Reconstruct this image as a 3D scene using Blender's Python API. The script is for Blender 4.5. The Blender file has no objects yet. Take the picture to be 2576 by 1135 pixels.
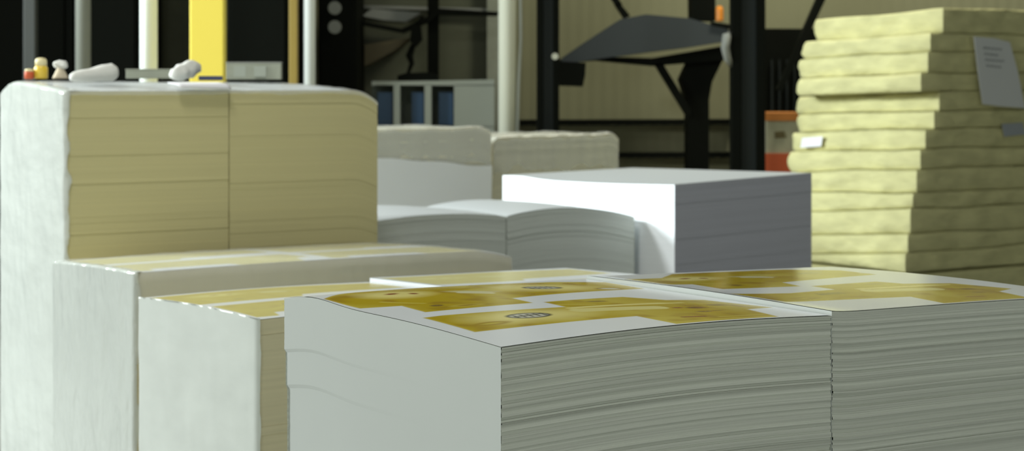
import bpy, bmesh, math, random
import numpy as np
from mathutils import Vector, noise
C = bpy.context.scene.collection
sc = bpy.context.scene
R = random.Random(7)

# ---------------------------------------------------------------- camera, world, lights, exposure
F, CX, HY = 4729.0, 1288.0, 200.0        # focal length, centre column and horizon row of a 2576 x 1135 frame
EYE = 1.65
cd = bpy.data.cameras.new('camera'); cam = bpy.data.objects.new('camera', cd); C.objects.link(cam)
cam.location = (0, 0, EYE); cam.rotation_euler = (math.pi/2, 0, 0)
cd.sensor_width = 36; cd.lens = 36*F/2576; cd.shift_y = -(1135/2-HY)/2576
cd.clip_start = .05; cd.clip_end = 100
cd.dof.use_dof = True; cd.dof.focus_distance = 3.25; cd.dof.aperture_fstop = 7.0
sc.camera = cam
sc.view_settings.view_transform = 'Standard'; sc.view_settings.look = 'None'
sc.view_settings.gamma = 1; sc.view_settings.exposure = 0.0; sc.view_settings.use_curve_mapping = False
w = bpy.data.worlds.new('world'); sc.world = w; w.use_nodes = True
w.node_tree.nodes['Background'].inputs[0].default_value = (.80, .86, .79, 1)
w.node_tree.nodes['Background'].inputs[1].default_value = 1.6
def area(name, loc, target, sx, sy, power, col):
    l = bpy.data.lights.new(name, 'AREA'); l.shape = 'RECTANGLE'; l.size = sx; l.size_y = sy; l.energy = power; l.color = col
    o = bpy.data.objects.new(name, l); C.objects.link(o); o.location = loc
    o.rotation_euler = (Vector(target)-Vector(loc)).to_track_quat('-Z', 'Y').to_euler()
    return o
k = area('daylight_window', (-8.7, 9.6, 4.3), (2.5, 9.9, 1.0), 2.2, 1.8, 255, (.90, 1, 1)); k.data.spread = math.radians(75)
area('fill_left', (-8.5, 6.2, 5.3), (-.3, 4.6, 1.0), 1.6, .8, 520, (.95, 1, .97))  # added fill that brightens the left ends of the nearer loads
area('fill_overhead_front', (1.5, 1.5, 5.6), (1.5, 1.5, 0), 1.6, .5, 34, (1, 1, .95))  # unseen overhead fill, added for the front tops and shaded faces
area('fill_overhead_middle', (-1.5, 5.5, 5.6), (-1.5, 5.5, 0), 1.6, .5, 115, (1, 1, .93))  # unseen overhead fill, added for the tops in the middle
area('fill_overhead_rear', (2.6, 13.2, 5.6), (2.6, 14.2, 0), 1.6, .5, 185, (1, .98, .80))  # unseen overhead fill, added to lift the back wall

# ---------------------------------------------------------------- helpers
ANG = math.radians(34.25)
U = Vector((math.cos(ANG), math.sin(ANG), 0)); V = Vector((-U.y, U.x, 0)); Z = Vector((0, 0, 1))
def at(px, py, Y):                       # the point at distance Y that the lens sees at column px, row py
    return Vector(((px-CX)/F*Y, Y, EYE+(HY-py)/F*Y))
def tag(o, label=None, cat=None, group=None, kind=None):
    if label: o['label'] = label
    if cat: o['category'] = cat
    if group: o['group'] = group
    if kind: o['kind'] = kind
    return o
def thing(name, loc, label, cat, group=None):
    o = bpy.data.objects.new(name, None); C.objects.link(o); o.location = loc; o.empty_display_size = .1
    return tag(o, label, cat, group)
def link(name, bm, mat, parent=None, smooth=False, label=None):
    me = bpy.data.meshes.new(name)
    bmesh.ops.recalc_face_normals(bm, faces=bm.faces[:])
    bm.to_mesh(me); bm.free()
    return link_me(name, me, mat, parent, smooth, label)
def root_loc(o):
    p = Vector((0, 0, 0))
    while o is not None:
        p = p + o.location; o = o.parent
    return p
def link_me(name, me, mat, parent=None, smooth=False, label=None):
    for m in (mat if isinstance(mat, (list, tuple)) else [mat]): me.materials.append(m)
    if smooth:
        for p in me.polygons: p.use_smooth = True
    o = bpy.data.objects.new(name, me); C.objects.link(o)
    if parent:
        o.parent = parent; o.matrix_parent_inverse.identity(); o.location = -root_loc(parent)   # mesh data are in world units
    if label: o['label'] = label
    return o
def recenter(o):                          # put a top-level mesh's origin at its base
    vs = [v.co for v in o.data.vertices]
    c = Vector(((min(v.x for v in vs)+max(v.x for v in vs))/2, (min(v.y for v in vs)+max(v.y for v in vs))/2, min(v.z for v in vs)))
    for v in o.data.vertices: v.co -= c
    o.location = c; return o
def grid_mesh(name, P, closed=False, uv=None):   # P: (rows, cols, 3) array -> quad grid
    n, m = P.shape[:2]
    me = bpy.data.meshes.new(name)
    idx = np.arange(n*m).reshape(n, m)
    a, b, c, d = idx[:-1, :-1], idx[:-1, 1:], idx[1:, 1:], idx[1:, :-1]
    faces = np.stack([a, b, c, d], -1).reshape(-1, 4)
    me.from_pydata(P.reshape(-1, 3).tolist(), [], faces.tolist()); me.update()
    if uv is not None:
        l = me.uv_layers.new(name='UVMap'); f = uv.reshape(-1, 2)[faces.reshape(-1)]
        l.data.foreach_set('uv', f.astype(np.float32).ravel())
    return me
def box(bm, c, s, rot=0.0, bev=0.0, rx=0.0, ry=0.0):
    from mathutils import Matrix
    M = Matrix.Translation(c) @ Matrix.Rotation(rot, 4, 'Z') @ Matrix.Rotation(ry, 4, 'Y') @ Matrix.Rotation(rx, 4, 'X') @ Matrix.Diagonal((s[0], s[1], s[2], 1))
    r = bmesh.ops.create_cube(bm, size=1, matrix=M)
    if bev:
        es = list({e for v in r['verts'] for e in v.link_edges})
        bmesh.ops.bevel(bm, geom=es, offset=bev, segments=2, affect='EDGES', profile=.5)
def prism(bm, pts, Y, depth):             # outline at distance Y given a real depth behind it
    f = [bm.verts.new(at(x, y, Y)) for x, y in pts]
    b = [bm.verts.new(v.co+Vector((0, depth, 0))) for v in f]
    bm.faces.new(f); bm.faces.new(b[::-1]); n = len(f)
    for i in range(n): bm.faces.new((f[i], b[i], b[(i+1) % n], f[(i+1) % n]))
def tube(bm, pts, r, n=10, cap=True):
    pts = [Vector(p) for p in pts]; rs = r if isinstance(r, (list, tuple)) else [r]*len(pts); rings = []
    for i, p in enumerate(pts):
        t = (pts[min(i+1, len(pts)-1)]-pts[max(i-1, 0)]).normalized()
        a = t.cross(Z if abs(t.z) < .9 else Vector((1, 0, 0))).normalized(); b = t.cross(a)
        rings.append([bm.verts.new(p+(a*math.cos(k*2*math.pi/n)+b*math.sin(k*2*math.pi/n))*rs[i]) for k in range(n)])
    for i in range(len(rings)-1):
        for k in range(n): bm.faces.new((rings[i][k], rings[i][(k+1) % n], rings[i+1][(k+1) % n], rings[i+1][k]))
    if cap: bm.faces.new(rings[0][::-1]); bm.faces.new(rings[-1])
def lathe(bm, c, prof, n=24):
    rings = [[bm.verts.new(Vector(c)+Vector((r*math.cos(k*2*math.pi/n), r*math.sin(k*2*math.pi/n), z))) for k in range(n)] for r, z in prof]
    for i in range(len(rings)-1):
        for k in range(n): bm.faces.new((rings[i][k], rings[i][(k+1) % n], rings[i+1][(k+1) % n], rings[i+1][k]))
    bm.faces.new(rings[0][::-1]); bm.faces.new(rings[-1])

# ---------------------------------------------------------------- materials
def mat(name, col, rough=.6, metal=0.0, spec=.5, var=0.0, scale=8.0, bump=0.0, bscale=30.0, bdist=.01, coord='Object', stretch=(1, 1, 1), alpha=1.0, coat=0.0):
    m = bpy.data.materials.new(name); m.use_nodes = True; N = m.node_tree.nodes; L = m.node_tree.links
    p = N['Principled BSDF']; p.inputs['Base Color'].default_value = (*col, 1); p.inputs['Roughness'].default_value = rough
    p.inputs['Metallic'].default_value = metal; p.inputs['Specular IOR Level'].default_value = spec; p.inputs['Alpha'].default_value = alpha
    p.inputs['Coat Weight'].default_value = coat; p.inputs['Coat Roughness'].default_value = .12
    tc = N.new('ShaderNodeTexCoord'); mp = N.new('ShaderNodeMapping'); mp.inputs['Scale'].default_value = stretch
    L.new(tc.outputs[coord], mp.inputs['Vector'])
    if var:
        nz = N.new('ShaderNodeTexNoise'); nz.inputs['Scale'].default_value = scale; nz.inputs['Detail'].default_value = 4
        L.new(mp.outputs[0], nz.inputs['Vector'])
        mr = N.new('ShaderNodeMapRange'); mr.inputs[1].default_value = .3; mr.inputs[2].default_value = .7
        mr.inputs[3].default_value = 1-var; mr.inputs[4].default_value = 1+var; L.new(nz.outputs[0], mr.inputs[0])
        mx = N.new('ShaderNodeVectorMath'); mx.operation = 'SCALE'; mx.inputs[0].default_value = col
        L.new(mr.outputs[0], mx.inputs['Scale']); L.new(mx.outputs[0], p.inputs['Base Color'])
    if bump:
        nb = N.new('ShaderNodeTexNoise'); nb.inputs['Scale'].default_value = bscale; nb.inputs['Detail'].default_value = 3
        L.new(mp.outputs[0], nb.inputs['Vector']); b = N.new('ShaderNodeBump'); b.inputs['Strength'].default_value = bump; b.inputs['Distance'].default_value = bdist
        L.new(nb.outputs[0], b.inputs['Height']); L.new(b.outputs[0], p.inputs['Normal'])
    return m
def edge_mat(name, col, var=.10, fine=420.0, bump=.25):     # cut paper edges: sheet lines follow the UV's v (metres of stack height)
    m = mat(name, col, rough=.75, spec=.25, var=var, scale=1.0, coord='UV', stretch=(.8, 110, 1))
    N = m.node_tree.nodes; L = m.node_tree.links; p = N['Principled BSDF']
    tc = N['Texture Coordinate']; mp = N.new('ShaderNodeMapping'); mp.inputs['Scale'].default_value = (1.2, fine, 1); L.new(tc.outputs['UV'], mp.inputs[0])
    n = N.new('ShaderNodeTexNoise'); n.inputs['Scale'].default_value = 1; n.inputs['Detail'].default_value = 2; L.new(mp.outputs[0], n.inputs['Vector'])
    b = N.new('ShaderNodeBump'); b.inputs['Strength'].default_value = bump; b.inputs['Distance'].default_value = .004
    L.new(n.outputs[0], b.inputs['Height']); L.new(b.outputs[0], p.inputs['Normal'])
    return m
def film_mat(name, col, alpha, rough=.14, bump=.5, bscale=26, stretch=(1, 1, .35), spec=.5, bdist=.01):
    return mat(name, col, rough=rough, spec=spec, bump=bump, bscale=bscale, bdist=bdist, stretch=stretch, alpha=alpha, var=.05, scale=5)
def print_mat(name, rough=.22, spec=.16):
    m = mat(name, (.8, .8, .8), rough=rough, spec=spec); N = m.node_tree.nodes
    a = N.new('ShaderNodeAttribute'); a.attribute_name = 'ink'; m.node_tree.links.new(a.outputs['Color'], N['Principled BSDF'].inputs['Base Color'])
    return m

M = dict(
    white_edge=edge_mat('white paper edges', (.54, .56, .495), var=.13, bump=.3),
    smooth_lit_edge=mat('clean cut lit white paper ends', (.68, .715, .685), rough=.7, spec=.25, var=.02, scale=2),  # smoother ends, with a lighter lit tone put into the colour
    grey_edge=edge_mat('grey paper edges', (.60, .635, .60), var=.07),
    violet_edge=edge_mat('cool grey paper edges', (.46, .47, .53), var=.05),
    lit_edge=edge_mat('lit white paper edges', (.86, .89, .93), var=.02, bump=.1),  # lit-side copy of the paper edges: the glare is in the colour
    beige_edge=edge_mat('beige board edges', (.58, .53, .29), var=.035, fine=300, bump=.12),
    tan_edge=edge_mat('grey beige board edges', (.68, .62, .42), var=.05, fine=300),
    putty_edge=edge_mat('putty board edges', (.68, .66, .54), var=.10, fine=200),
    coated=print_mat('printed coated paper'),
    coated_gloss=print_mat('glossy printed paper', .15, .40),
    coated_matt=print_mat('printed paper under film', .4),
    plain_sheet=mat('plain white sheet', (.56, .585, .60), rough=.4),
    cover=mat('white cover sheet', (.88, .90, .91), rough=.5),
    end_film=film_mat('cloudy white stretch film', (.78, .82, .77), 1.0, rough=.28, bump=.12, bscale=7, stretch=(1, 1, 2.2)),
    thick_film=film_mat('thick white stretch film', (.61, .64, .60), 1.0, spec=.8, rough=.10, bump=.45, bdist=.012, bscale=8, stretch=(1, 1, 1.6)),
    crisp_film=film_mat('crinkled glossy stretch film', (.58, .61, .57), 1.0, spec=.8, rough=.09, bump=.75, bdist=.014, bscale=17, stretch=(1, 1, .35)),
    clear_film=film_mat('clear stretch film', (.85, .87, .85), .34, rough=.2, bump=.5, bscale=16),
    yellow_wool=mat('pale yellow bundle', (.60, .575, .30), rough=.9, spec=.1, var=.12, scale=6, bump=.7, bscale=22, stretch=(1, 1, 3)),
    note=mat('white note paper', (.62, .64, .63), rough=.7), ink=mat('grey handwriting', (.25, .26, .27), rough=.8),
    tag_white=mat('white tag', (.80, .80, .84), rough=.5), tag_grey=mat('grey tag', (.33, .36, .38), rough=.5),
    floor=mat('concrete floor', (.20, .20, .18), rough=.6, var=.2, scale=2),
    ceiling=mat('dark ceiling', (.10, .10, .09), rough=.9), wall=mat('olive wall', (.26, .255, .155), rough=.85, spec=.15, var=.06, scale=1.5),
    wall_dark=mat('dark wall', (.08, .085, .075), rough=.9), pane=mat('window pane', (.8, .9, .9), rough=.1),
    black=mat('black machine paint', (.005, .006, .004), rough=.7, spec=.06), dark=mat('dark grey steel', (.022, .027, .026), rough=.6, spec=.15),
    dimsteel=mat('dark painted steel', (.045, .05, .046), rough=.6), postgrey=mat('grey post paint', (.20, .21, .18), rough=.5), midgrey=mat('mid grey post paint', (.30, .32, .28), rough=.5),
    hood=mat('slate grey sheet metal', (.050, .058, .060), rough=.6, spec=.2), white=mat('white post paint', (.80, .84, .80), rough=.45),
    cream=mat('cream post paint', (.72, .73, .60), rough=.5), yellow=mat('yellow paint', (.92, .74, .10), rough=.5), ochre=mat('ochre paint', (.35, .25, .05), rough=.5),
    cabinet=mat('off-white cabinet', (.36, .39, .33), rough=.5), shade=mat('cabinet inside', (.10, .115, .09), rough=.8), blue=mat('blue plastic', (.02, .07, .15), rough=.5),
    olive=mat('olive panel', (.085, .090, .055), rough=.7, var=.25, scale=1.6), brown=mat('brown steel', (.11, .085, .03), rough=.6), pale=mat('pale duct', (.28, .29, .26), rough=.7),
    orange=mat('orange card', (.48, .17, .03), rough=.7), red=mat('red card', (.55, .10, .03), rough=.6), carton=mat('cream card', (.38, .36, .24), rough=.7, var=.15, scale=9),
    jar=mat('yellow jar', (.72, .50, .05), rough=.35), capm=mat('cream cap', (.75, .66, .38), rough=.4), tissue=mat('white cloth', (.66, .66, .62), rough=.9, bump=.4, bscale=30),
    cone=mat('beige card cone', (.52, .45, .33), rough=.8), navy=mat('dark blue cover', (.05, .06, .13), rough=.5), boxgrey=mat('grey box card', (.33, .35, .28), rough=.7, var=.1, scale=12),
    amber=mat('amber lens', (.8, .28, .03), rough=.4),
)

# ---------------------------------------------------------------- room
def slab(name, lo, hi, m):
    bm = bmesh.new(); box(bm, (Vector(lo)+Vector(hi))/2, Vector(hi)-Vector(lo)); o = link(name, bm, m); tag(o, kind='structure'); return o
slab('floor', (-9.2, -5, -.1), (8.2, 16.6, 0), M['floor'])
slab('ceiling', (-9.2, -5, 6), (8.2, 16.6, 6.1), M['ceiling'])
bm = bmesh.new()                          # corrugated back wall
xs = np.arange(-9.0, 8.0, .05)
prof = [(-9.0, 16.0)]
for i, x in enumerate(xs): prof.append((x, 16.0+(.003 if i % 2 else 0.0)))
prof.append((8.0, 16.0))
lo = [bm.verts.new((x, y, 0)) for x, y in prof]; hi = [bm.verts.new((x, y, 6)) for x, y in prof]
for i in range(len(prof)-1): bm.faces.new((lo[i], lo[i+1], hi[i+1], hi[i]))
tag(link('wall_back', bm, M['wall']), kind='structure')
slab('wall_right', (8, -5, 0), (8.2, 16.6, 6), M['wall_dark'])
for nm, a, b in (('wall_left', (-9.2, -5, 0), (-9.0, 16.6, 3.3)), ('wall_left_upper', (-9.2, -5, 5.3), (-9.0, 16.6, 6)),
                 ('wall_left_near', (-9.2, -5, 3.3), (-9.0, 8.3, 5.3)), ('wall_left_far', (-9.2, 10.9, 3.3), (-9.0, 16.6, 5.3))):
    slab(nm, a, b, M['wall_dark'])
slab('window_1', (-9.15, 8.3, 3.3), (-9.1, 10.9, 5.3), M['pane'])

# ---------------------------------------------------------------- paper stacks
def hA(s, t):
    l = (1-s)**1.5
    return l*(.011*math.sin(math.pi*t)+.014*math.exp(-((t-.86)/.16)**2))+.006*math.sin(math.pi*t)*(1-l)*(1-s**3)+.009*math.sin(math.pi*s)*(1-.5*t)
def hB(s, t): return .004+.004*math.exp(-s*25)-.005*s-.010*s*s*(1-.6*t)+.004*math.sin(math.pi*t)-.009*t*t*s
def hC(s, t): return .006*math.sin(math.pi*t)*(1-.3*s)-.020*t+.005*math.sin(math.pi*s)-.004*(1-s)*(1-t)**4
def hE(s, t): return .012*(1-s)**3-.022*t+.004*math.sin(math.pi*s)+.001
def flat(s, t): return 0.0
def stack(c, wd, dp, z1, h, m, name, parent=None, z0=0.0, lay=(.003, .009), amp=(.0016, .0004), seed=1, zdet=.5, nu=20, nv=20, groups=(), keep=.75, grooves=.25, ang=None):
    """A pile of sheets: one ring of points per bundle edge; each bundle sits a little in or out of the pile."""
    r = random.Random(seed); u = U if ang is None else Vector((math.cos(ang), math.sin(ang), 0)); v = Vector((-u.y, u.x, 0)); c = Vector((c[0], c[1], 0))
    per = [(i/nu, 0, 0) for i in range(nu+1)]+[(1, i/nv, 1) for i in range(nv+1)]+[(1-i/nu, 1, 2) for i in range(nu+1)]+[(0, 1-i/nv, 3) for i in range(nv+1)]
    lev = []; z = z1
    while z > z0+1e-6:
        t = r.uniform(*lay) if z > zdet else .06
        zb = max(z-t, z0); lev.append((z, zb)); z = zb
    rows = []; vv = []; drift = 0
    for zt, zb in lev:
        base = r.gauss(0, amp[0]); drift = drift*.9+r.gauss(0, amp[0]*.6)
        lo = base+drift+r.gauss(0, amp[0]*.4); hi = base+drift+r.gauss(0, amp[0]*.4)
        lx = r.gauss(0, amp[1])*(0 if isinstance(m, list) else 1)
        for zz, e in (((zt, hi), (zb, lo))):
            k = keep+(1-keep)*(zz-z0)/(z1-z0); row = []
            gx = sum(g[1]*max(0, 1) for g in groups if zz <= g[0]+1e-6)
            for s, tt, side in per:
                p = c+u*(s*wd)+v*(tt*dp)
                p += v*(-e if side == 0 else e*.3 if side == 2 else 0)+u*(-lx if side == 3 else lx if side == 1 else 0)
                if groups: p += v*(gx*-tt*tt)-u*(gx*-.3*tt**3 if side == 3 else 0)   # lower bundles pulled in a little
                row.append((p.x, p.y, zz+h(s, tt)*k))
            rows.append(row); vv.append(zz)
        if r.random() < grooves:                              # a slightly gaping bundle edge
            e2 = lo-.004; row = []
            for s, tt, side in per:
                p = c+u*(s*wd)+v*(tt*dp)+v*(-e2 if side == 0 else 0)+((v*(gx*-tt*tt)-u*(gx*-.3*tt**3 if side == 3 else 0)) if groups else u*0)
                row.append((p.x, p.y, zb+(0 if side == 3 else .0006)+h(s, tt)*k))
            rows.append(row); vv.append(zb)
            rows.append([(x, y, z-(0 if pr[2] == 3 else .0012)) for (x, y, z), pr in zip(row, per)]); vv.append(zb-.001)
    P = np.array(rows); n, q = P.shape[:2]
    arc = np.array([s*wd if sd == 0 else wd+t*dp if sd == 1 else wd+dp+(1-s)*wd if sd == 2 else 2*wd+dp+(1-t)*dp for s, t, sd in per])
    uv = np.zeros((n, q, 2)); uv[:, :, 0] = arc[None, :]; uv[:, :, 1] = np.array(vv)[:, None]
    me = grid_mesh(name, P, uv=uv)
    # cap the top with a grid that follows the sag
    bm = bmesh.new(); bm.from_mesh(me)
    g = [[bm.verts.new(c+u*(i/nu*wd)+v*(j/nv*dp)+Z*(z1+h(i/nu, j/nv))) for i in range(nu+1)] for j in range(nv+1)]
    for j in range(nv):
        for i in range(nu): bm.faces.new((g[j][i], g[j][i+1], g[j+1][i+1], g[j+1][i]))
    bm.to_mesh(me); bm.free()
    o = link_me(name, me, m, parent)
    if len(me.materials) > 1:                 # left ends: a second, lighter material with the lit tone painted in
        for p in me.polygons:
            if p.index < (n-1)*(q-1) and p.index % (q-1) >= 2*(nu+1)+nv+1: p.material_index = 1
    return o

def sdf_poly(S, T, poly):
    d = np.full(S.shape, 1e9); inside = np.zeros(S.shape, bool); n = len(poly)
    for i in range(n):
        x0, y0 = poly[i]; x1, y1 = poly[(i+1) % n]; ex, ey = x1-x0, y1-y0
        wx, wy = S-x0, T-y0; k = np.clip((wx*ex+wy*ey)/(ex*ex+ey*ey+1e-12), 0, 1)
        d = np.minimum(d, (wx-ex*k)**2+(wy-ey*k)**2)
        cnd = ((y0 <= T) & (y1 > T)) | ((y1 <= T) & (y0 > T))
        with np.errstate(divide='ignore', invalid='ignore'): xi = x0+(T-y0)/(y1-y0+1e-15)*ex
        inside ^= cnd & (S < xi)
    return np.where(inside, -1, 1)*np.sqrt(d)
def fbm(S, T, f, seed):
    out = np.zeros(S.size); a = S.ravel(); b = T.ravel()
    for i in range(S.size): out[i] = noise.noise((a[i]*f+seed, b[i]*f, seed*1.7))
    return out.reshape(S.shape)
PAPER = np.array((.70, .735, .755)); GOLD = np.array((.42, .31, .003)); LIGHT = np.array((.51, .42, .05)); DEEP = np.array((.32, .20, .006)); PALE = np.array((.70, .67, .33))
def blank_ink(n, polys, marks, seed, wash=0.0, fine=1):
    t, s = np.meshgrid(np.linspace(0, 1, n), np.linspace(0, 1, n), indexing='ij')
    col = np.ones((n, n, 3))*PAPER
    f1 = np.kron(fbm(s[::4, ::4], t[::4, ::4], 7.0, seed), np.ones((4, 4)))[:n, :n]; f2 = np.kron(fbm(s[::2, ::2], t[::2, ::2], 17.0, seed+5), np.ones((2, 2)))[:n, :n]
    ink = np.ones((n, n, 3))*GOLD
    ink += (LIGHT-ink)*np.clip(f1*1.6+.15, 0, 1)[..., None]*.8
    ink += (DEEP-ink)*np.clip(-f2*1.8-.1, 0, 1)[..., None]*.9
    def soft(d, w): return np.clip(.5-d/w, 0, 1)[..., None]
    for kind, *a in marks:
        if kind == 'ell':
            x, y, rx, ry, rot, c, wd = a; dx, dy = s-x, t-y; X = dx*math.cos(rot)+dy*math.sin(rot); Y = -dx*math.sin(rot)+dy*math.cos(rot)
            ink = ink+(np.array(c)-ink)*soft((np.sqrt((X/rx)**2+(Y/ry)**2)-1)*min(rx, ry), wd)
        elif kind == 'line':
            x0, y0, x1, y1, wl, c = a; ex, ey = x1-x0, y1-y0; k = np.clip(((s-x0)*ex+(t-y0)*ey)/(ex*ex+ey*ey), 0, 1)
            ink = ink+(np.array(c)-ink)*soft(np.sqrt((s-x0-ex*k)**2+(t-y0-ey*k)**2)-wl, .006)
    for p in polys:
        d = sdf_poly(s, t, p)
        rim = np.clip(1-np.abs(d+.006)/.006, 0, 1)[..., None]*.5
        body = ink+(LIGHT*1.1-ink)*rim
        m = soft(d, .006); col = col+(body-col)*m
    if wash: col = col+(PALE*.9-col)*wash*(np.abs(col-PAPER).sum(-1, keepdims=True) > .15)
    return col
BLACK = (.03, .03, .028); RED = (.22, .05, .015); SILV = (.50, .50, .42); CREAM = (.70, .62, .22)
def logo(x, y, rot=.0):                   # a dark-rimmed oval badge with light strokes, inside a pale oval field
    return [('ell', x, y, .150, .085, rot, CREAM, .08), ('ell', x, y, .060, .040, rot, BLACK, .008), ('ell', x, y, .050, .031, rot, SILV, .008)] + \
           [('line', x-.040+.020*i, y-.018, x-.034+.020*i, y+.018, .003, BLACK) for i in range(5)]+[('line', x-.042, y-.004, x+.042, y+.010, .003, BLACK)]
A_LOW = [(.058, .410), (.048, .173), (.505, .152), (.51, .010), (.838, .014), (.875, .166), (.985, .188), (.925, .388), (.806, .402), (.741, .500), (.465, .478), (.452, .368), (.117, .415)]
A_UP = [(.006, .80), (.02, .641), (.13, .621), (.114, .486), (.433, .478), (.45, .593), (.979, .700), (.995, .90), (.839, .955), (.493, .97), (.365, .985), (.207, .985)]
A_MARKS = [('ell', .22, .80, .10, .06, 0, CREAM, .05)]+logo(.69, .79, -.1)+logo(.286, .293, -.1)+[
    ('ell', .868, .718, .030, .018, 0, (.60, .60, .48), .01), ('ell', .868, .718, .045, .030, 0, DEEP, .01), ('ell', .868, .718, .030, .018, 0, (.62, .62, .5), .01),
    ('ell', .216, .81, .022, .011, .3, RED, .01), ('ell', .273, .793, .013, .012, 0, RED, .01), ('ell', .205, .575, .020, .016, .5, (.20, .13, .02), .01), ('ell', .27, .535, .05, .02, 0, LIGHT, .01), ('ell', .27, .535, .032, .011, 0, DEEP, .01),
    ('line', .12, .70, .20, .63, .008, LIGHT), ('line', .40, .76, .47, .72, .012, (.62, .60, .40)), ('ell', .44, .77, .06, .02, -.4, (.60, .58, .36), .02),
    ('ell', .50, .80, .05, .035, 0, LIGHT, .02), ('ell', .50, .80, .03, .014, 0, (.5, .42, .1), .01),
    ('line', .45, .345, .80, .335, .012, CREAM), ('line', .45, .30, .66, .262, .03, (.64, .58, .22)), ('line', .62, .40, .88, .30, .006, LIGHT),
    ('ell', .71, .242, .016, .010, 0, RED, .008), ('ell', .757, .228, .028, .013, -.2, (.12, .03, .012), .01), ('ell', .72, .155, .020, .008, -.2, (.2, .12, .02), .008), ('ell', .765, .165, .030, .008, 0, DEEP, .008),
    ('line', .60, .092, .66, .083, .006, RED), ('line', .69, .062, .83, .060, .006, LIGHT), ('line', .52, .03, .83, .03, .008, LIGHT), ('ell', .86, .27, .030, .016, 0, (.28, .19, .02), .01),
    ('ell', .145, .245, .05, .022, 0, DEEP, .012), ('ell', .145, .245, .030, .010, 0, LIGHT, .01), ('ell', .60, .43, .03, .015, 0, (.25, .18, .02), .01), ('line', .47, .42, .55, .38, .008, LIGHT)]
B_LOW = [(.021, .403), (.034, .20), (.444, .150), (.42, .012), (.76, .012), (.80, .15), (.90, .19), (.84, .36), (.687, .40), (.66, .48), (.38, .46), (.376, .363), (.195, .35)]
B_UP = [(.030, .868), (.02, .676), (.11, .654), (.094, .511), (.35, .470), (.383, .578), (.85, .66), (.88, .84), (.75, .95), (.616, .955), (.299, .965), (.17, .86)]
B_MARKS = [(k, *(a if False else a)) for k, *a in A_MARKS]
B_MARKS = [m for m in A_MARKS if m[0] == 'line' or (m[0] == 'ell' and m[3] < .14 and tuple(m[6]) not in (BLACK, SILV))]
C_LOW = [(.02, .41), (.02, .05), (.10, .04), (.12, .12), (.50, .10), (.52, .012), (.84, .012), (.88, .17), (.96, .19), (.92, .41)]
C_UP = [(.02, .95), (.015, .50), (.43, .49), (.46, .56), (.95, .60), (.97, .93), (.5, .97)]

def top_sheet(c, wd, dp, z1, h, parent, m, n=60, ink=None, inset=0.0, name='top_sheet', label=None, lift=.0012):
    c = Vector((c[0], c[1], 0)); n = ink.shape[0] if ink is not None else n
    g = np.linspace(0, 1, n)
    H = np.array([[h(a, b) for a in g] for b in g])
    P = np.zeros((n, n, 3)); aa = inset+g*(1-2*inset)
    P[:, :, 0] = c.x+U.x*wd*aa[None, :]+V.x*dp*aa[:, None]; P[:, :, 1] = c.y+U.y*wd*aa[None, :]+V.y*dp*aa[:, None]; P[:, :, 2] = z1+lift+H
    me = grid_mesh(name, P)
    if ink is not None:
        at_ = me.color_attributes.new('ink', 'FLOAT_COLOR', 'POINT'); colr = np.ones((n*n, 4), np.float32); colr[:, :3] = ink.reshape(-1, 3)
        at_.data.foreach_set('color', colr.ravel())
    o = link_me(name, me, m, parent, smooth=True, label=label)
    return o

ZT = lambda drop: EYE-drop
# front pair
pa = (-.0178, 3.0125); wa, da = .7226, .750
tA = thing('paper_stack', (pa[0]+U.x*.36+V.x*.37, pa[1]+U.y*.36+V.y*.37, 0), 'nearest stack of white printed sheets, its smooth pale end showing at centre foreground', 'stack of printed paper')
stack(pa, wa, da, ZT(.43), hA, [M['white_edge'], M['smooth_lit_edge']], 'sheet_block', tA, lay=(.0022, .0075), amp=(.0012, .00005), seed=3, zdet=.95, nu=28, nv=28, groups=((ZT(.43)-.098, .006), (ZT(.43)-.166, .006)), grooves=.30)
top_sheet(pa, wa, da, ZT(.43), hA, tA, M['coated'], ink=blank_ink(340, [A_LOW, A_UP], A_MARKS, 3.1), label='white sheet printed with gold carton blanks and two dark oval badges')
pb = (pa[0]+U.x*(wa+.003), pa[1]+U.y*(wa+.003))
tB = thing('paper_stack', (pb[0]+U.x*.36+V.x*.37, pb[1]+U.y*.36+V.y*.37, 0), 'stack of white printed sheets at right foreground, cut off by the picture edge', 'stack of printed paper')
stack(pb, .72, .75, ZT(.43), hB, [M['white_edge'], M['smooth_lit_edge']], 'sheet_block', tB, lay=(.0022, .0075), amp=(.0012, .00005), seed=12, zdet=.95, nu=28, nv=28, grooves=.30)
top_sheet(pb, .72, .75, ZT(.43), hB, tB, M['coated_gloss'], ink=blank_ink(300, [B_LOW, B_UP], B_MARKS, 9.4), label='white sheet printed with gold carton blanks')
# second pair, at the left behind the front pair
pc = (-.1349*4.6, 4.6)
tC = thing('paper_stack', (pc[0]-.1, pc[1]+.5, 0), 'film-ended beige board stack with yellow print on top, just left of the nearest stack', 'stack of printed paper')
stack(pc, .72, .72, ZT(.585), hC, M['tan_edge'], 'sheet_block', tC, lay=(.02, .05), amp=(.0012, .0003), seed=5, zdet=.6, grooves=.3)
top_sheet(pc, .72, .72, ZT(.585), hC, tC, M['coated'], ink=blank_ink(200, [C_LOW, C_UP], B_MARKS, 4.4, wash=.6))  # wash paints the reflection of the load behind into the print
pe = (pc[0]+U.x*.728, pc[1]+U.y*.728)
tE = thing('paper_stack', (pe[0]-.1, pe[1]+.5, 0), 'stack with pale yellow print and a lifted white edge, half hidden behind the nearest stack', 'stack of printed paper')
stack(pe, .72, .72, ZT(.583), hE, [M['white_edge'], M['lit_edge']], 'sheet_block', tE, lay=(.02, .05), amp=(.001, .0004), seed=6, zdet=.9)
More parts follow.
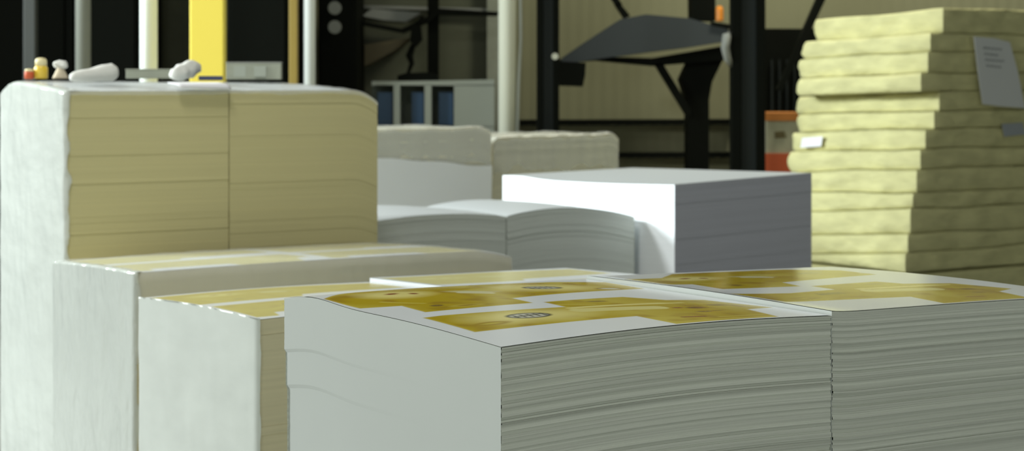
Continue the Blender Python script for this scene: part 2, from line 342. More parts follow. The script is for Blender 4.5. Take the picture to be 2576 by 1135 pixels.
top_sheet(pe, .72, .72, ZT(.583), hE, tE, M['coated'], ink=blank_ink(160, [C_LOW, C_UP], B_MARKS, 6.2, wash=.75))

# wrapped loads: film over the left end, turned a little round the near edge and over the top
def end_film(c, dp, z1, h, parent, m, seed, wrap=(.006, .03), over=.05, bulge=.006, wr=.004, z0=.0, nz=110, na=44, label=None):
    r = random.Random(seed); c = Vector((c[0], c[1], 0)); rows = []
    zs = list(np.linspace(.02, .5, 12))+list(np.linspace(.53, z1, nz-12))+[z1+k for k in (.001, .002, .003)]
    for j, zz in enumerate(zs):
        row = []; k = j-nz+1
        ov = 0 if k <= 0 else over*k/3*(1+.5*noise.noise((k*2, seed, 0)))
        wz = wrap[0]+(wrap[1]-wrap[0])*max(0, noise.noise((zz*16, seed*3.1, 0))+.35+.25*noise.noise((zz*70, seed, 4)))
        for i in range(na+1):
            a = i/na*1.02
            if i < 3: q = Vector((c.x, c.y, 0))-V*.006+U*(wz*(1-i/3)); t = 0; off = 0
            else:
                t = min(1, (i-3)/(na-3)); q = Vector((c.x, c.y, 0))+V*(t*dp)
                nn = noise.noise((t*5+seed, zz*3.0-t*2.5, seed))*wr+noise.noise((t*16+seed, zz*7-t*6, seed+9))*wr*.5+noise.noise((t*45, zz*22, seed))*wr*.22
                off = .005+bulge*math.sin(math.pi*t)*.5+abs(nn) if t > 0 else .005
                q -= U*off
            q += U*(ov*(1+.4*noise.noise((t*9, seed, 2))) if i >= 3 else 0)
            row.append((q.x, q.y, min(zz, z1)+(.0045 if over == 0 else 0)+h(0, t)*(1 if zz > z1-.05 or over == 0 else .9)+(.004+.003*abs(noise.noise((t*12, k, seed))) if k > 0 and over > 0 else 0)))
        rows.append(row)
    me = grid_mesh('end_film', np.array(rows))
    return link_me('end_film', me, m, parent, smooth=True, label=label or 'cloudy white stretch film')
end_film(pc, .72, ZT(.585), hC, tC, M['end_film'], 2, wrap=(.001, .006), over=.0, bulge=.004, wr=.004)

def hD(s, t): return .006*math.sin(math.pi*s)-.022*t*t-.03*max(0, (s-.86)/.14)**2
pd_ = (-.2005*6.07, 6.07); wD = .735
tD = thing('wrapped_load', (pd_[0]+.4, pd_[1]+.7, 0), 'low film-wrapped load with shiny crinkled white end, in front of the tall left load', 'wrapped paper load')
def part_h(h, a, b): return lambda s, t: h(a+(b-a)*s, t)
stack(pd_, wD, .72, ZT(.626), part_h(hD, 0, .5), M['tan_edge'], 'sheet_block', tD, lay=(.02, .05), amp=(.0008, .0003), seed=15, zdet=.6, grooves=0)
pd2 = (pd_[0]+U.x*wD, pd_[1]+U.y*wD)
stack(pd2, wD, .72, ZT(.626), part_h(hD, .5, 1), M['tan_edge'], 'sheet_block', tD, lay=(.02, .05), amp=(.0008, .0003), seed=16, zdet=.6, grooves=0)
for p, a, sd in ((pd_, 0, 7.7), (pd2, .5, 8.8)):
    top_sheet(p, wD, .72, ZT(.626), part_h(hD, a, a+.5), tD, M['coated_matt'], ink=blank_ink(100, [C_LOW, C_UP], [], sd, wash=.85))
end_film(pd_, .72, ZT(.626), hD, tD, M['crisp_film'], 5, wrap=(.004, .02), over=.03, bulge=.006, wr=.006, label='crinkled shiny white stretch film')
def top_film(c, wd, dp, z1, h, parent, m, seed, hem, nx=70, ny=30, wr=.006):
    c = Vector((c[0], c[1], 0)); rows = []
    for j in range(-8, ny+1):
        row = []
        for i in range(nx+1):
            s = i/nx; t = max(0, j/ny); p = c+U*(s*wd)+V*(t*dp)
            n_ = abs(noise.noise((s*9+seed, t*6, seed)))*wr+abs(noise.noise((s*30, t*16, seed)))*wr*.4
            z = z1+h(s, t)+.004+n_
            if j < 0: p -= V*(.006+n_*.6); z = z1+h(s, 0)+.004+n_+j/8*hem*(1+.25*noise.noise((s*8, seed, 1)))
            row.append((p.x, p.y, z))
        rows.append(row)
    return link_me('top_film', grid_mesh('top_film', np.array(rows)), m, parent, smooth=True, label='clear crinkled stretch film')
top_film(pd_, 2*wD, .72, ZT(.626), hD, tD, M['clear_film'], 3, .30)

def hG(s, t): return .036*math.sin(math.pi*min(1, t*1.05)*.5)*(1-.3*s)-.05*max(0, (s-.90)/.1)**2*(s > .9)-.05*max(0, (t-.72)/.28)**2*(1-min(1, s*9))-.004
pg = (-.2375*6.9, 6.9); wG = .66
tG = thing('wrapped_load', (pg[0]+.4, pg[1]+.7, 0), 'tall film-wrapped load of beige board sheets at the left, with small things on its top', 'wrapped paper load')
for k in (0, 1):
    p = (pg[0]+U.x*wG*k, pg[1]+U.y*wG*k)
    stack(p, wG-(.004 if k == 0 else 0), .69, ZT(.041), part_h(hG, .5*k, .5*k+.5), M['beige_edge'], 'sheet_block', tG, lay=(.015, .05), amp=(.0006, .0002), seed=21+k, zdet=.8, nu=40, nv=24, grooves=.0, keep=.0)
for k in (0, 1):
    top_sheet((pg[0]+U.x*wG*k, pg[1]+U.y*wG*k), wG-.004, .69, ZT(.041), part_h(hG, .5*k, .5*k+.5), tG, M['plain_sheet'], n=40)
end_film(pg, .69, ZT(.041), hG, tG, M['thick_film'], 11, wrap=(.004, .022), over=.06, bulge=.012, wr=.007)
top_film(pg, 2*wG, .69, ZT(.041), hG, tG, M['clear_film'], 8, .018)

# grey pair in the middle
def hF1(s, t): return .024*math.sin(math.pi*min(1, max(0, s)))**.8+.006*math.sin(math.pi*t)
def hF2(s, t): return .034*math.sin(math.pi*min(1, max(0, s)))**.8-.034*s*s+.006*math.sin(math.pi*t)
pf = (-.023, 8.563)
for k, lab in ((0, 'low grey paper stack just right of the tall beige load'), (-1, 'low grey paper stack in the middle, against the dazzling white stack side')):
    kk = -1 if k == 0 else 0; hF = hF1 if k == 0 else hF2
    p = (pf[0]+U.x*.742*kk, pf[1]+U.y*.742*kk)
    t_ = thing('paper_stack', (p[0]+.1, p[1]+.5, 0), lab, 'stack of paper', 'low grey paper stacks in the middle')
    stack(p, .735, .72, ZT(.625), hF, M['grey_edge'], 'sheet_block', t_, lay=(.01, .03), amp=(.0008, .0002), seed=31+kk, zdet=.8, nu=28, grooves=.12)
    top_sheet(p, .735, .72, ZT(.625), hF, t_, M['plain_sheet'], n=24)
# taller stack with the bright side
def hI(s, t): return -.022*t+.006*t*s-.010*math.sin(math.pi*t)*(1-s)+.030*s*(1-t)+.016*s*t+.010*math.exp(-((t-.9)/.12)**2)*(1-s)
pi_ = (.0865*8.8, 8.8)
tI = thing('paper_stack', (pi_[0], pi_[1]+.8, 0), 'square grey paper stack with a dazzling white left side, in front of the yellow bundles', 'stack of paper')
stack(pi_, .87, 1.44, ZT(.493), hI, [M['violet_edge'], M['lit_edge']], 'sheet_block', tI, lay=(.01, .04), amp=(.0006, .0002), grooves=.05, seed=41, zdet=.7, nu=24, nv=30)
top_sheet(pi_, .87, 1.44, ZT(.493), hI, tI, M['plain_sheet'], n=30)

# wrapped loads behind the grey pair
def hJ(s, t): return -.03*(max(0, (s-.93)/.07)**2+max(0, (.05-s)/.05)**2)+.012*noise.noise((s*6, t*3, 1))
def far_load(c, wd, dp, drop, lab, seed, sheet):
    t_ = thing('wrapped_load', (c[0]+.4, c[1]+.5, 0), lab, 'wrapped paper load')
    stack(c, wd, dp, ZT(drop), hJ, M['putty_edge'], 'sheet_block', t_, lay=(.015, .05), amp=(.003, .001), seed=seed, zdet=.9, nu=30, keep=.3)
    top_film(c, wd, dp, ZT(drop), hJ, t_, M['clear_film'], seed, .22, wr=.012)
    if sheet:
        cc = Vector((c[0], c[1], 0)); rows = []
        for j in range(25):
            row = []
            for i in range(31):
                s = i/30*.985+.01; zt = ZT(drop)-.155-.07*max(0, (s-.30)/.7)*1.1+.02*noise.noise((s*5, 3, 1)); z = .35+(zt-.35)*j/24
                p = cc+U*(s*wd)-V*(.022+.006*noise.noise((s*4, z*4, 7)))
                row.append((p.x, p.y, z))
            rows.append(row)
        link_me('cover_sheet', grid_mesh('cover_sheet', np.array(rows)), M['cover'], t_, smooth=True, label='plain white sheet tucked against the front')
    return t_
pj = Vector((-.13, 11.6, 0))-U*1.44
far_load((pj.x, pj.y), 1.44, .72, .297, 'film-wrapped load with a plain white sheet across its front, below the white pigeonhole cabinet', 51, True)
pk = Vector((.706, 12.5, 0))-U*1.0
far_load((pk.x, pk.y), 1.0, .72, .365, 'film-wrapped putty-coloured load behind the bright white sided stack', 53, False)

# ---------------------------------------------------------------- yellow bundles
def bundle(c, wd, dp, lower, upper, seed):
    """A soft wrapped bundle: rounded sides, creased skin, tipped up towards its near corner."""
    c = Vector((c.x, c.y, 0)); ns, nt, nz = 26, 30, 9; rows = []
    per = [(i/ns, 0) for i in range(ns)]+[(1, i/nt) for i in range(nt)]+[(1-i/ns, 1) for i in range(ns)]+[(0, 1-i/nt) for i in range(nt)]+[(0, 0)]
    def nb(p, k): return noise.noise((p.x*2, p.y*2, k*3.7))*.013
    def pt(s, t, q, ins):
        x = .5+(s-.5)*ins; y = .5+(t-.5)*ins
        p = c+U*(x*wd)+V*(y*dp)
        return p, None, None
    def zz_(p, q):                        # height in the bundle: both faces are shared with the neighbours above and below
        y = (p-c).dot(V); zb = lower[0]+(lower[1]-lower[0])*y+nb(p, seed+1)+.0018; zt = upper[0]+(upper[1]-upper[0])*y+nb(p, seed)-.0018
        return zb+(zt-zb)*q
    for j in range(nz+1):
        q = j/nz; bul = 1-abs(2*q-1)**3.4
        row = []
        for s, t in per:
            p, zb, zt = pt(s, t, q, .980+.020*bul)
            d = Vector((s-.5, t-.5, 0)); o = (U*d.x+V*d.y).normalized()
            n_ = noise.noise((p.x*9, p.y*9, q*1.5+seed))*.018+noise.noise((p.x*28, p.y*28, q*3+seed))*.009
            p = p+o*(n_*(.4+bul*.6)-.045*(abs(2*s-1)*abs(2*t-1))**14*(.35 if t > .5 else .25))
            zz = zz_(p, q)
            row.append((p.x, p.y, zz))
        rows.append(row)
    def lid(q, ins):
        row = []
        for s, t in per:
            p, zb, zt = pt(s, t, q, ins); row.append((p.x, p.y, zz_(p, q)))
        return row
    ins_ = (.02, .15, .3, .45, .6, .75, .9)
    P = np.array([lid(0, k) for k in ins_]+rows+[lid(1, k) for k in ins_[::-1]])
    return grid_mesh('yellow_bundle', P)
S = 616/971.
def L_(x, y): return (1960+x*S, y*S)
edges = [((140, 80), (655, 28)), ((115, 165), (590, 130)), ((80, 235), (590, 203)), ((70, 312), (575, 288)), ((60, 385), (540, 360)), ((65, 455), (620, 440)), ((60, 525), (590, 515)),
         ((40, 600), (560, 592)), ((30, 680), (540, 672)), ((60, 765), (530, 768)), ((60, 840), (520, 832)), ((60, 930), (510, 932)), ((60, 1010), (500, 1005)), ((60, 1090), (490, 1085))]
leftx = [130, 85, 70, 60, 60, 62, 38, 28, 40, 45, 50, 50, 50]; nearx = [650, 600, 590, 562, 635, 615, 580, 560, 545, 530, 520, 510, 500]
names = ['topmost', 'second from the top', 'third from the top', 'fourth from the top', 'fifth from the top, its near corner jutting out', 'sixth from the top, under the jutting one',
         'seventh from the top, with a white tag', 'eighth from the top', 'ninth from the top, beside the grey stack', 'tenth from the top', 'third one up from the printed sheets',
         'second one up from the printed sheets', 'lowest one in view, just above the printed sheets']
base = Vector((2.608, 11.4, 0)); bun = []; geo = []
for i in range(13):
    cr = (L_(nearx[i], 0)[0]-CX)/F; lr = (L_(leftx[i], 0)[0]-CX)/F
    a = (cr*base.y-base.x)/(U.x-cr*U.y); c = base+U*a
    geo.append((a, c, (lr*c.y-c.x)/(V.x-lr*V.y)))
bnd = []                                  # heights of the 14 faces between bundles: at the near corner, and 1 m along the pile
for i in range(14):
    a, c, l = geo[min(i, 12)]; zn = EYE+(HY-edges[i][1][1]*S)/F*c.y; zl = EYE+(HY-edges[i][0][1]*S)/F*(c.y+V.y*l)
    if i == 13: zl = zn
    bnd.append((zn, zn+(zl-zn)/l))
for i in range(13):
    a, c, l = geo[i]
    me = bundle(c, 1.2-a, l, bnd[i+1], bnd[i], i)
    o = link_me('yellow_bundle', me, M['yellow_wool'], smooth=True)
    lab = 'pale yellow bundle, '+names[i]+' in the leaning pile'
    tag(o, lab, 'paper bundle', 'yellow bundles in the leaning pile at right'); recenter(o); bun.append((o, c, l))
zlow = bnd[13][0]-.012; c, l = bun[-1][1], bun[-1][2]
bm = bmesh.new(); box(bm, Vector((c.x, c.y, zlow/2))+U*.58+V*l*.5, (1.14, l, zlow), ANG, .02)
tag(recenter(link('yellow_bale', bm, M['yellow_wool'])), 'squared yellow bale under the leaning pile of bundles, hidden behind the printed stack', 'paper bale')
def tag_quad(name, pts, m, parent, dz=.004):     # a small paper label with thickness
    bm = bmesh.new(); n = (pts[1]-pts[0]).cross(pts[2]-pts[0]).normalized()
    f = [bm.verts.new(p+n*dz/2) for p in pts]; b = [bm.verts.new(p-n*dz/2) for p in pts]
    bm.faces.new(f); bm.faces.new(b[::-1])
    for i in range(len(pts)): bm.faces.new((f[i], b[i], b[(i+1) % len(pts)], f[(i+1) % len(pts)]))
    return link(name, bm, m, parent)
def on_plane(px, py, c, n):                      # where the sight line meets the upright plane through c with normal n
    d = at(px, py, 1.0)-Vector((0, 0, EYE)); k = (Vector((c.x, c.y, 0)).dot(n))/d.dot(n); return Vector((0, 0, EYE))+d*k
o, c, l, *_ = bun[6]
tag_quad('tag', [on_plane(x, y, c-U*.03, U) for x, y in ((2018, 347), (2070, 343), (2066, 368), (2014, 372))], M['tag_white'], o).name = 'tag'
o, c, l, *_ = bun[6]
tag_quad('tag', [on_plane(x, y, c-V*.03, V) for x, y in ((2520, 312), (2572, 308), (2580, 338), (2526, 344))], M['tag_grey'], o)
nt = thing('paper_note', on_plane(2520, 268, base-V*.06, V), 'pale grey note with faint handwriting hanging on the dark right side of the yellow pile', 'note')
tag_quad('sheet', [on_plane(x, y, base-V*.06, V) for x, y in ((2450, 92), (2500, 96), (2540, 106), (2560, 180), (2578, 272), (2520, 268), (2472, 262), (2460, 180))], M['note'], nt)
bm = bmesh.new()
for r_, (x0, x1) in enumerate(((2472, 2520), (2475, 2512), (2478, 2526), (2480, 2518))):
    q = [on_plane(x0+(x1-x0)*k/14, 120+r_*15+3*math.sin(k*2.1+r_)+k*.3, base-V*.066, V) for k in range(15)]; tube(bm, q, .0022, 5)
link('handwriting', bm, M['ink'], nt)

# ---------------------------------------------------------------- small things on the tall load
def top_z(px, Y): # the film-covered top at that place
    X = (px-CX)/F*Y; q = Vector((X-pg[0], Y-pg[1], 0)); s = q.dot(U)/(2*wG); t = q.dot(V)/.69
    return ZT(.041)+hG(min(1, max(0, s)), min(1, max(0, t)))+.015
def put(px, Y): return Vector(((px-CX)/F*Y, Y, top_z(px, Y)))
p = put(103, 7.42)
t_ = thing('jar', p, 'small yellow jar with cream cap on the far left corner of the tall load', 'jar')
bm = bmesh.new(); lathe(bm, p, [(.024, 0), (.027, .005), (.027, .042), (.022, .050), (.020, .052)]); link('jar_body', bm, M['jar'], t_, True)
bm = bmesh.new(); lathe(bm, p, [(.021, .051), (.023, .053), (.023, .072), (.018, .080), (.006, .083)]); link('cap', bm, M['capm'], t_, True)
p = put(73, 7.40)
t_ = thing('pot', p, 'tiny red pot with cream lid left of the yellow jar', 'pot')
bm = bmesh.new(); lathe(bm, p, [(.014, 0), (.018, .004), (.018, .028), (.016, .030)], 16); link('pot_body', bm, M['red'], t_, True)
bm = bmesh.new(); lathe(bm, p, [(.015, .0295), (.017, .031), (.015, .039), (.004, .041)], 16); link('lid', bm, M['capm'], t_, True)
p = put(152, 7.48)
t_ = thing('card_cone', p, 'beige cone topped with crumpled white tissue between jar and white roll', 'cone')
bm = bmesh.new(); lathe(bm, p, [(.032, 0), (.030, .006), (.014, .040), (.010, .044)], 18); link('cone_body', bm, M['cone'], t_, True)
bm = bmesh.new(); bmesh.ops.create_icosphere(bm, subdivisions=3, radius=.020)
for v in bm.verts:
    k = 1+.45*noise.noise(v.co*70); v.co = Vector((v.co.x*1.5*k, v.co.y*k, v.co.z*.85*k))+p+Vector((.004, 0, .055))
link('tissue', bm, M['tissue'], t_, True)
# white roll: a tapering rolled bundle
p0, p1 = put(178, 7.16), put(290, 7.28)
bm = bmesh.new(); pts = []; rs = []
for k in range(15):
    f = k/14; pts.append(p0.lerp(p1, f)+Z*(.020+.020*f)); rs.append((.018+.020*f)*(1 if 0 < k < 14 else .72))
tube(bm, pts, rs, 22)
for v in bm.verts: v.co += Vector((0, 0, 1))*noise.noise(v.co*25)*.004
t_ = thing('white_roll', p0.lerp(p1, .5), 'rolled white paper bundle lying tilted on top of the tall load', 'roll')
link('roll_body', bm, M['tissue'], t_, True)
bm = bmesh.new(); e = (p1-p0).normalized(); tube(bm, [pts[-1]+e*.0005, pts[-1]+e*.004], .013, 18); link('roll_core', bm, M['midgrey'], t_)
def flat_box(name, x0, x1, Y, hgt, dep, m, lab, cat, rot=.0, lid=None, yoff=0):
    a, b = put(x0, Y), put(x1, Y); c = (a+b)/2; c.z = max(a.z, b.z)+.002
    t_ = thing(name, c, lab, cat); bm = bmesh.new(); box(bm, c+Z*hgt/2, ((b-a).length, dep, hgt), rot, .002); link('box_body', bm, m, t_)
    if lid:
        bm = bmesh.new(); box(bm, c+Z*(hgt+.003), ((b-a).length*1.02, dep*1.02, .005), rot, .001); link('lid', bm, lid, t_)
    return t_, c
flat_box('flat_box', 318, 446, 7.76, .034, .10, M['boxgrey'], 'low grey flat box behind the white roll, at the foot of the thick white post', 'box', .2, M['boxgrey'])
t_, c = flat_box('storage_box', 572, 708, 7.92, .068, .09, M['boxgrey'], 'pale grey box standing right of the yellow column', 'box', .06, M['pale'])
for dx in (-.055, .03):
    bm = bmesh.new(); box(bm, c+Vector((dx, -.047, .034)), (.05, .004, .045), .06); link('panel', bm, M['cabinet'], t_)
t_, c = flat_box('notebook', 500, 560, 7.62, .018, .07, M['navy'], 'small dark blue book in front of the yellow column', 'book', .15)
bm = bmesh.new(); box(bm, c+Vector((0, 0, .009)), (.088, .064, .012), .15); link('pages', bm, M['pale'], t_)
# crumpled white cloth, lying tilted
p0, p1 = put(432, 7.55), put(500, 7.66); bm = bmesh.new(); pts = []; rs = []
for k in range(17):
    f = k/16; pts.append(p0.lerp(p1, f)+Z*(.024+.040*f**1.3-.02*max(0, f-.8)/.2)); rs.append((.010+.026*math.sin(math.pi*min(1, f*.75+.12)))*(1 if 0 < k < 16 else .6))
tube(bm, pts, rs, 24)
for v in bm.verts: v.co += v.co.normalized()*0+Vector((noise.noise(v.co*30), noise.noise(v.co*30+Vector((5, 0, 0))), noise.noise(v.co*34+Vector((0, 7, 0)))))*.009
tag(recenter(link('crumpled_cloth', bm, M['tissue'], None, True)), 'crumpled white cloth humped up in front of the yellow column', 'cloth')
# loose white sheet at the front edge
a = Vector((pg[0], pg[1], 0)); rows = []
for i in range(16):
    s = .44+.215*i/15; row = []
    for j in range(6):
        vj = -.026+.022*j; q = a+U*s+V*vj; tt = max(0, vj)/.69
        row.append((q.x, q.y, ZT(.041)+hG(s/(2*wG), tt)+.024-((.010+.006*i/15) if j == 0 else 0)))
    rows.append(row)
o = link_me('loose_sheet', grid_mesh('loose_sheet', np.array(rows)), M['tag_white'], smooth=True); md = o.modifiers.new('thick', 'SOLIDIFY'); md.thickness = .004
tag(recenter(o), 'loose bright white sheet poking over the front edge of the tall beige load', 'sheet of paper')

# ---------------------------------------------------------------- posts
def post(x0, x1, Y, m, lab, name='steel_post', rnd=False, zb=0.0, dep=None, plate=True, cat='post'):
    wdt = (x1-x0)/F*Y; x = ((x0+x1)/2-CX)/F*Y; t_ = thing(name, (x, Y, zb), lab, cat); bm = bmesh.new()
    if rnd: tube(bm, [(x, Y, zb+.012), (x, Y, 5.99)], wdt/2, 28)
    else: box(bm, Vector((x, Y, (zb+.012+5.99)/2)), (wdt, dep or wdt, 5.978-zb), 0, .006)
    link('shaft', bm, m, t_, rnd)
    bm = bmesh.new(); box(bm, Vector((x, Y, zb+.006)), (wdt*1.6, (dep or wdt)*1.6, .012)); link('base_plate', bm, m, t_)
    return t_
post(62, 92, 12.0, M['dimsteel'], 'dim dark grey post at far left, above the yellow jar')
post(190, 228, 11.6, M['postgrey'], 'grey post left of the thick white post', rnd=True)
post(352, 396, 10.6, M['white'], 'thick bright white round post at left, behind the tall load', rnd=True)
post(728, 749, 12.2, M['ochre'], 'thin ochre post left of the slim white post')
post(765, 793, 12.5, M['white'], 'slim bright white round post above the middle of the tall load', rnd=True)
t_ = post(481, 566, 10.4, M['yellow'], 'broad bright yellow column behind the tall load', name='yellow_column', dep=.10, cat='column')
t_ = post(1254, 1298, 13.3, M['cream'], 'cream round post in the middle with a cable hanging beside it', rnd=True)
bm = bmesh.new(); tube(bm, [at(1304, -400, 13.3), at(1310, 100, 13.3), at(1305, 200, 13.28), at(1301, 340, 13.28), at(1302, 480, 13.3)], .012, 8); link('cable', bm, M['midgrey'], t_, True)
def hpost(x0, x1, Y, lab):                 # an H-section column: two dark flanges and a lighter web
    x = ((x0+x1)/2-CX)/F*Y; wd = (x1-x0)/F*Y; t_ = thing('steel_column', (x, Y, 0), lab, 'column')
    for k in (-1, 1):
        bm = bmesh.new(); box(bm, Vector((x+k*wd*.36, Y, 2.995)), (wd*.28, .16, 5.97), 0, .004); link('flange', bm, M['black'], t_)
    bm = bmesh.new(); box(bm, Vector((x, Y, 2.995)), (wd*.44, .10, 5.97)); link('web', bm, M['dark'], t_)
    return t_
hpost(1350, 1406, 13.6, 'dark steel column left of the grey hood')
t_ = hpost(1838, 1922, 13.3, 'wide dark steel column right of the grey hood')
bm = bmesh.new(); tube(bm, [at(1840, 74, 13.25), at(1828, 90, 13.22), at(1824, 120, 13.22), at(1830, 148, 13.22), at(1840, 164, 13.25)], [.022, .032, .030, .026, .02], 12); link('hose_loop', bm, M['pale'], t_, True, label='pale curved hose')

# ---------------------------------------------------------------- dim things behind
def dark_block(x0, x1, y0, Y, dep, m, lab, name='dark_backdrop', cat='cabinet', door=True):  # blocks added to turn the unlit left background black
    a, b = at(x0, 0, Y), at(x1, 0, Y); top = at(0, y0, Y).z; t_ = thing(name, ((a.x+b.x)/2, Y+dep/2, 0), lab, cat); wd = b.x-a.x
    bm = bmesh.new(); box(bm, Vector(((a.x+b.x)/2, Y+dep/2, top/2)), (wd, dep, top), 0, .01); link('body', bm, m, t_)
    if door:
        bm = bmesh.new(); box(bm, Vector(((a.x+b.x)/2, Y-.008, top/2)), (wd*.86, .016, top*.9), 0, .003); d = link('door', bm, m, t_)
        bm = bmesh.new(); box(bm, Vector((b.x-wd*.14, Y-.024, 1.2)), (.02, .018, .16), 0, .003); link('handle', bm, M['dark'], d)
    return t_
dark_block(-140, 185, -700, 14.2, .9, M['black'], 'tall black block added to darken the far left edge')
dark_block(200, 350, -700, 13.6, .9, M['black'], 'tall black block added to darken the gap between grey post and thick white post')
dark_block(572, 728, -700, 13.2, .9, M['black'], 'tall black block right of the yellow column')
dark_block(800, 898, -700, 14.3, .7, M['black'], 'narrow black block added to darken the space right of the slim white post')
dark_block(370, 500, -700, 15.0, .6, M['olive'], 'dim olive machine panel between white post and yellow column', door=False)
# round pale dials on the narrow black block
for y, lab in ((20, 'upper pale round dial on the narrow black block'), (68, 'lower pale round dial on the narrow black block')):
    q = at(842, y, 14.265); bm = bmesh.new(); tube(bm, [q, q+Vector((0, .018, 0))], .05, 24); tag(recenter(link('dial', bm, M['pale'])), lab, 'dial')
# olive screen with steelwork in front
t_ = thing('partition', at(1060, 0, 15.2)*1.0, 'dim olive partition with a pale top rail, left of the cream post', 'partition'); t_.location.z = 0
bm = bmesh.new(); a, b = at(900, 0, 15.2), at(1256, 0, 15.2); box(bm, Vector(((a.x+b.x)/2, 15.25, 1.5)), (b.x-a.x, .08, 3.0)); link('panel', bm, M['olive'], t_)
bm = bmesh.new(); prism(bm, [(900, 13), (1256, 22), (1256, 30), (900, 20)], 15.15, .05); link('rail', bm, M['pale'], t_)
bm = bmesh.new(); prism(bm, [(1225, -200), (1256, -200), (1256, 480), (1225, 480)], 15.12, .06); link('stile', bm, M['boxgrey'], t_)
bm = bmesh.new(); prism(bm, [(912, 40), (935, 22), (1060, 32), (1020, 55), (960, 50)], 14.9, .2); tag(recenter(link('duct', bm, M['pale'])), 'pale grey duct end at the top left of the olive partition', 'duct')
bm = bmesh.new(); prism(bm, [(916, 165), (917, 112), (1030, 95), (990, 128), (925, 164)], 14.85, .36); tag(recenter(link('chute', bm, M['brown'])), 'brown slanting chute in front of the olive partition', 'chute')
bm = bmesh.new(); prism(bm, [(895, 50), (1010, 72), (1080, 40), (1090, 20), (1256, 30), (1250, 40), (1100, 38), (1086, 52), (1015, 84), (900, 62)], 14.7, .1); tag(recenter(link('cranked_beam', bm, M['black'])), 'black cranked beam under the pale duct', 'beam')
t_ = thing('hoist', at(1040, 60, 14.6), 'dark chain hoist hanging from the black cranked beam', 'hoist')
bm = bmesh.new(); prism(bm, [(1036, 62), (1058, 66), (1062, 100), (1046, 118), (1030, 104)], 14.55, .1); link('hoist_body', bm, M['black'], t_)
bm = bmesh.new(); tube(bm, [at(1040, 112, 14.6), at(1030, 140, 14.6), at(1036, 160, 14.6), at(1026, 186, 14.6)], [.02, .03, .02, .012], 8); link('hook', bm, M['black'], t_)
bm = bmesh.new(); tube(bm, [at(1050, 64, 14.6), at(1064, 40, 14.6)], .014, 8); link('chain', bm, M['black'], t_)
post(1076, 1104, 14.8, M['black'], 'black post in front of the olive partition')
# pigeonhole cabinet
YC = 13.9
t_ = thing('pigeonhole_cabinet', (at(1090, 0, YC).x, YC+.2, 0), 'off-white cabinet with three dark pigeonholes holding blue bins', 'cabinet')
bm = bmesh.new(); prism(bm, [(935, 318), (935, 761), (1243, 761), (1243, 318)], YC, .4); prism(bm, [(935, 214), (935, 206), (1243, 200), (1243, 216)], YC, .4)
for x0, x1 in ((990, 1006), (1068, 1085), (1142, 1243)): prism(bm, [(x0, 214), (x1, 214), (x1, 320), (x0, 320)], YC, .4)
prism(bm, [(935, 204), (1243, 204), (1243, 320), (935, 320)], YC+.36, .04); link('body', bm, M['cabinet'], t_)
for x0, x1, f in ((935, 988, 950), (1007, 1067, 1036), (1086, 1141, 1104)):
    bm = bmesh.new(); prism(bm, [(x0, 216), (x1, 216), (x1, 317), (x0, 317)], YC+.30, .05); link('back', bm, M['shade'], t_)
    bm = bmesh.new(); prism(bm, [(f, 232), (x1-1, 232), (x1-1, 315), (f, 315)], YC+.12, .16)
    tag(recenter(link('blue_bin', bm, M['blue'])), {950: 'blue bin in the left pigeonhole, next to the tall beige load', 1036: 'blue bin in the middle pigeonhole', 1104: 'blue bin in the right pigeonhole'}[f], 'bin', 'blue bins in the pigeonholes')
bm = bmesh.new(); prism(bm, [(1000, 203), (1000, 190), (1020, 184), (1070, 182), (1100, 188), (1102, 202)], YC+.1, .2); tag(recenter(link('toolbox', bm, M['black'])), 'low black box on top of the pigeonhole cabinet', 'box')
# wall rails
for y, lab in ((308, 'upper black wall rail between the dark steel columns'), (391, 'lower black wall rail between the dark steel columns')):
    bm = bmesh.new(); prism(bm, [(1290, y-6), (1850, y-8), (1850, y+6), (1290, y+8)], 15.85, .12); tag(recenter(link('wall_rail', bm, M['black'])), lab, 'rail', 'black rails on the back wall')
# hooded machine
YH = 14.4
t_ = thing('hooded_machine', (at(1700, 0, YH).x, YH+.3, 0), 'black machine frame carrying a slate grey sheet metal hood', 'machine')
bm = bmesh.new(); prism(bm, [(1412, 148), (1470, 108), (1562, 48), (1625, 36), (1735, 46), (1832, 74), (1832, 104), (1740, 118), (1640, 130), (1520, 146), (1414, 162)], YH, .7)
link('hood', bm, M['hood'], t_)
bm = bmesh.new(); prism(bm, [(1410, 150), (1500, 142), (1640, 146), (1840, 112), (1840, 150), (1650, 166), (1500, 152), (1410, 158)], YH+.1, .4); link('beam', bm, M['black'], t_)
bm = bmesh.new(); prism(bm, [(1735, 150), (1824, 140), (1792, 205), (1784, 250), (1784, 700), (1730, 700), (1730, 260), (1712, 200)], YH+.15, .3); link('column', bm, M['black'], t_)
bm = bmesh.new(); prism(bm, [(1646, 160), (1668, 160), (1740, 278), (1734, 298), (1722, 284)], YH+.1, .12); link('brace', bm, M['black'], t_)
bm = bmesh.new(); prism(bm, [(1406, 154), (1474, 158), (1472, 190), (1466, 218), (1408, 216)], YH-.1, .25); link('control_box', bm, M['black'], t_)
bm = bmesh.new(); prism(bm, [(1546, 12), (1560, 8), (1586, 40), (1570, 48)], YH+.2, .08); prism(bm, [(1500, -60), (1516, -64), (1566, 12), (1550, 16)], YH+.2, .08); link('stay', bm, M['black'], t_)
bm = bmesh.new(); prism(bm, [(1736, -200), (1800, -200), (1800, 52), (1740, 50)], YH+.1, .3); link('upper_box', bm, M['black'], t_)
bm = bmesh.new(); prism(bm, [(1790, 54), (1842, 62), (1842, 74), (1790, 64)], YH-.02, .1); link('bracket', bm, M['black'], t_)
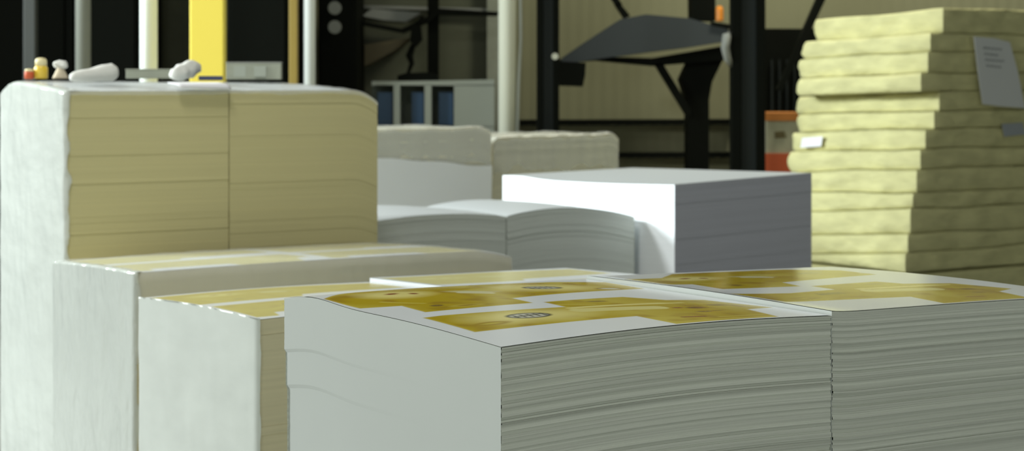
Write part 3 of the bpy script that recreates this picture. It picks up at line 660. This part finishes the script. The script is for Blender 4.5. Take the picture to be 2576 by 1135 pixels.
bm = bmesh.new(); q = at(1810, 54, YH+.1); lathe(bm, q, [(.026, .0), (.030, .01), (.030, .09), (.022, .115), (.008, .12)], 16); tag(recenter(link('warning_lamp', bm, M['amber'])), 'amber warning lamp above the grey hood', 'lamp')
q = at(1396, 142, 13.5); bm = bmesh.new(); tube(bm, [q+Vector((0, -.02, 0)), q+Vector((0, .015, 0))], .024, 14); tag(recenter(link('round_knob', bm, M['cream'])), 'small cream knob on the dark steel column left of the hood', 'knob')
# right background
bm = bmesh.new(); prism(bm, [(1920, 72), (2060, 72), (2060, 290), (1920, 290)], 15.0, .3); prism(bm, [(1920, 290), (1932, 290), (1932, 1000), (1920, 1000)], 15.0, .3); prism(bm, [(2048, 290), (2060, 290), (2060, 1000), (2048, 1000)], 15.0, .3)
t_ = thing('dark_rack', at(1990, 150, 15), 'black rack behind the upper left corner of the yellow pile', 'rack'); link('rack_body', bm, M['black'], t_)
for k in range(6):
    bm = bmesh.new(); x = 1940+k*19; prism(bm, [(x, 150), (x+4, 150), (x+4, 288), (x, 288)], 14.95, .03); link('rod', bm, M['dark'], t_)
bm = bmesh.new(); prism(bm, [(2064, -20), (2086, -20), (2034, 90), (1968, 230), (1956, 224), (2018, 84)], 14.6, .12); tag(recenter(link('slanting_beam', bm, M['black'])), 'black slanting beam beside the top of the yellow pile', 'beam')
YB = 13.6; t_ = thing('carton', (at(1965, 0, YB).x, YB+.25, 0), 'orange and cream carton pile seen between dark column and yellow bundles', 'carton')
bm = bmesh.new(); prism(bm, [(1928, 304), (2020, 304), (2020, 386), (1928, 386)], YB, .5); link('middle', bm, M['carton'], t_, label='cream card middle')
bm = bmesh.new(); prism(bm, [(1926, 284), (2022, 284), (2022, 304), (1926, 304)], YB-.01, .52); link('lid', bm, M['orange'], t_, label='orange band')
bm = bmesh.new(); prism(bm, [(1926, 386), (2022, 386), (2022, 770), (1926, 770)], YB-.01, .52); link('base', bm, M['red'], t_, label='orange-red lower part')
bm = bmesh.new(); prism(bm, [(1948, 332), (1972, 330), (1976, 346), (1950, 348)], YB-.006, .01); link('patch', bm, M['brown'], t_)
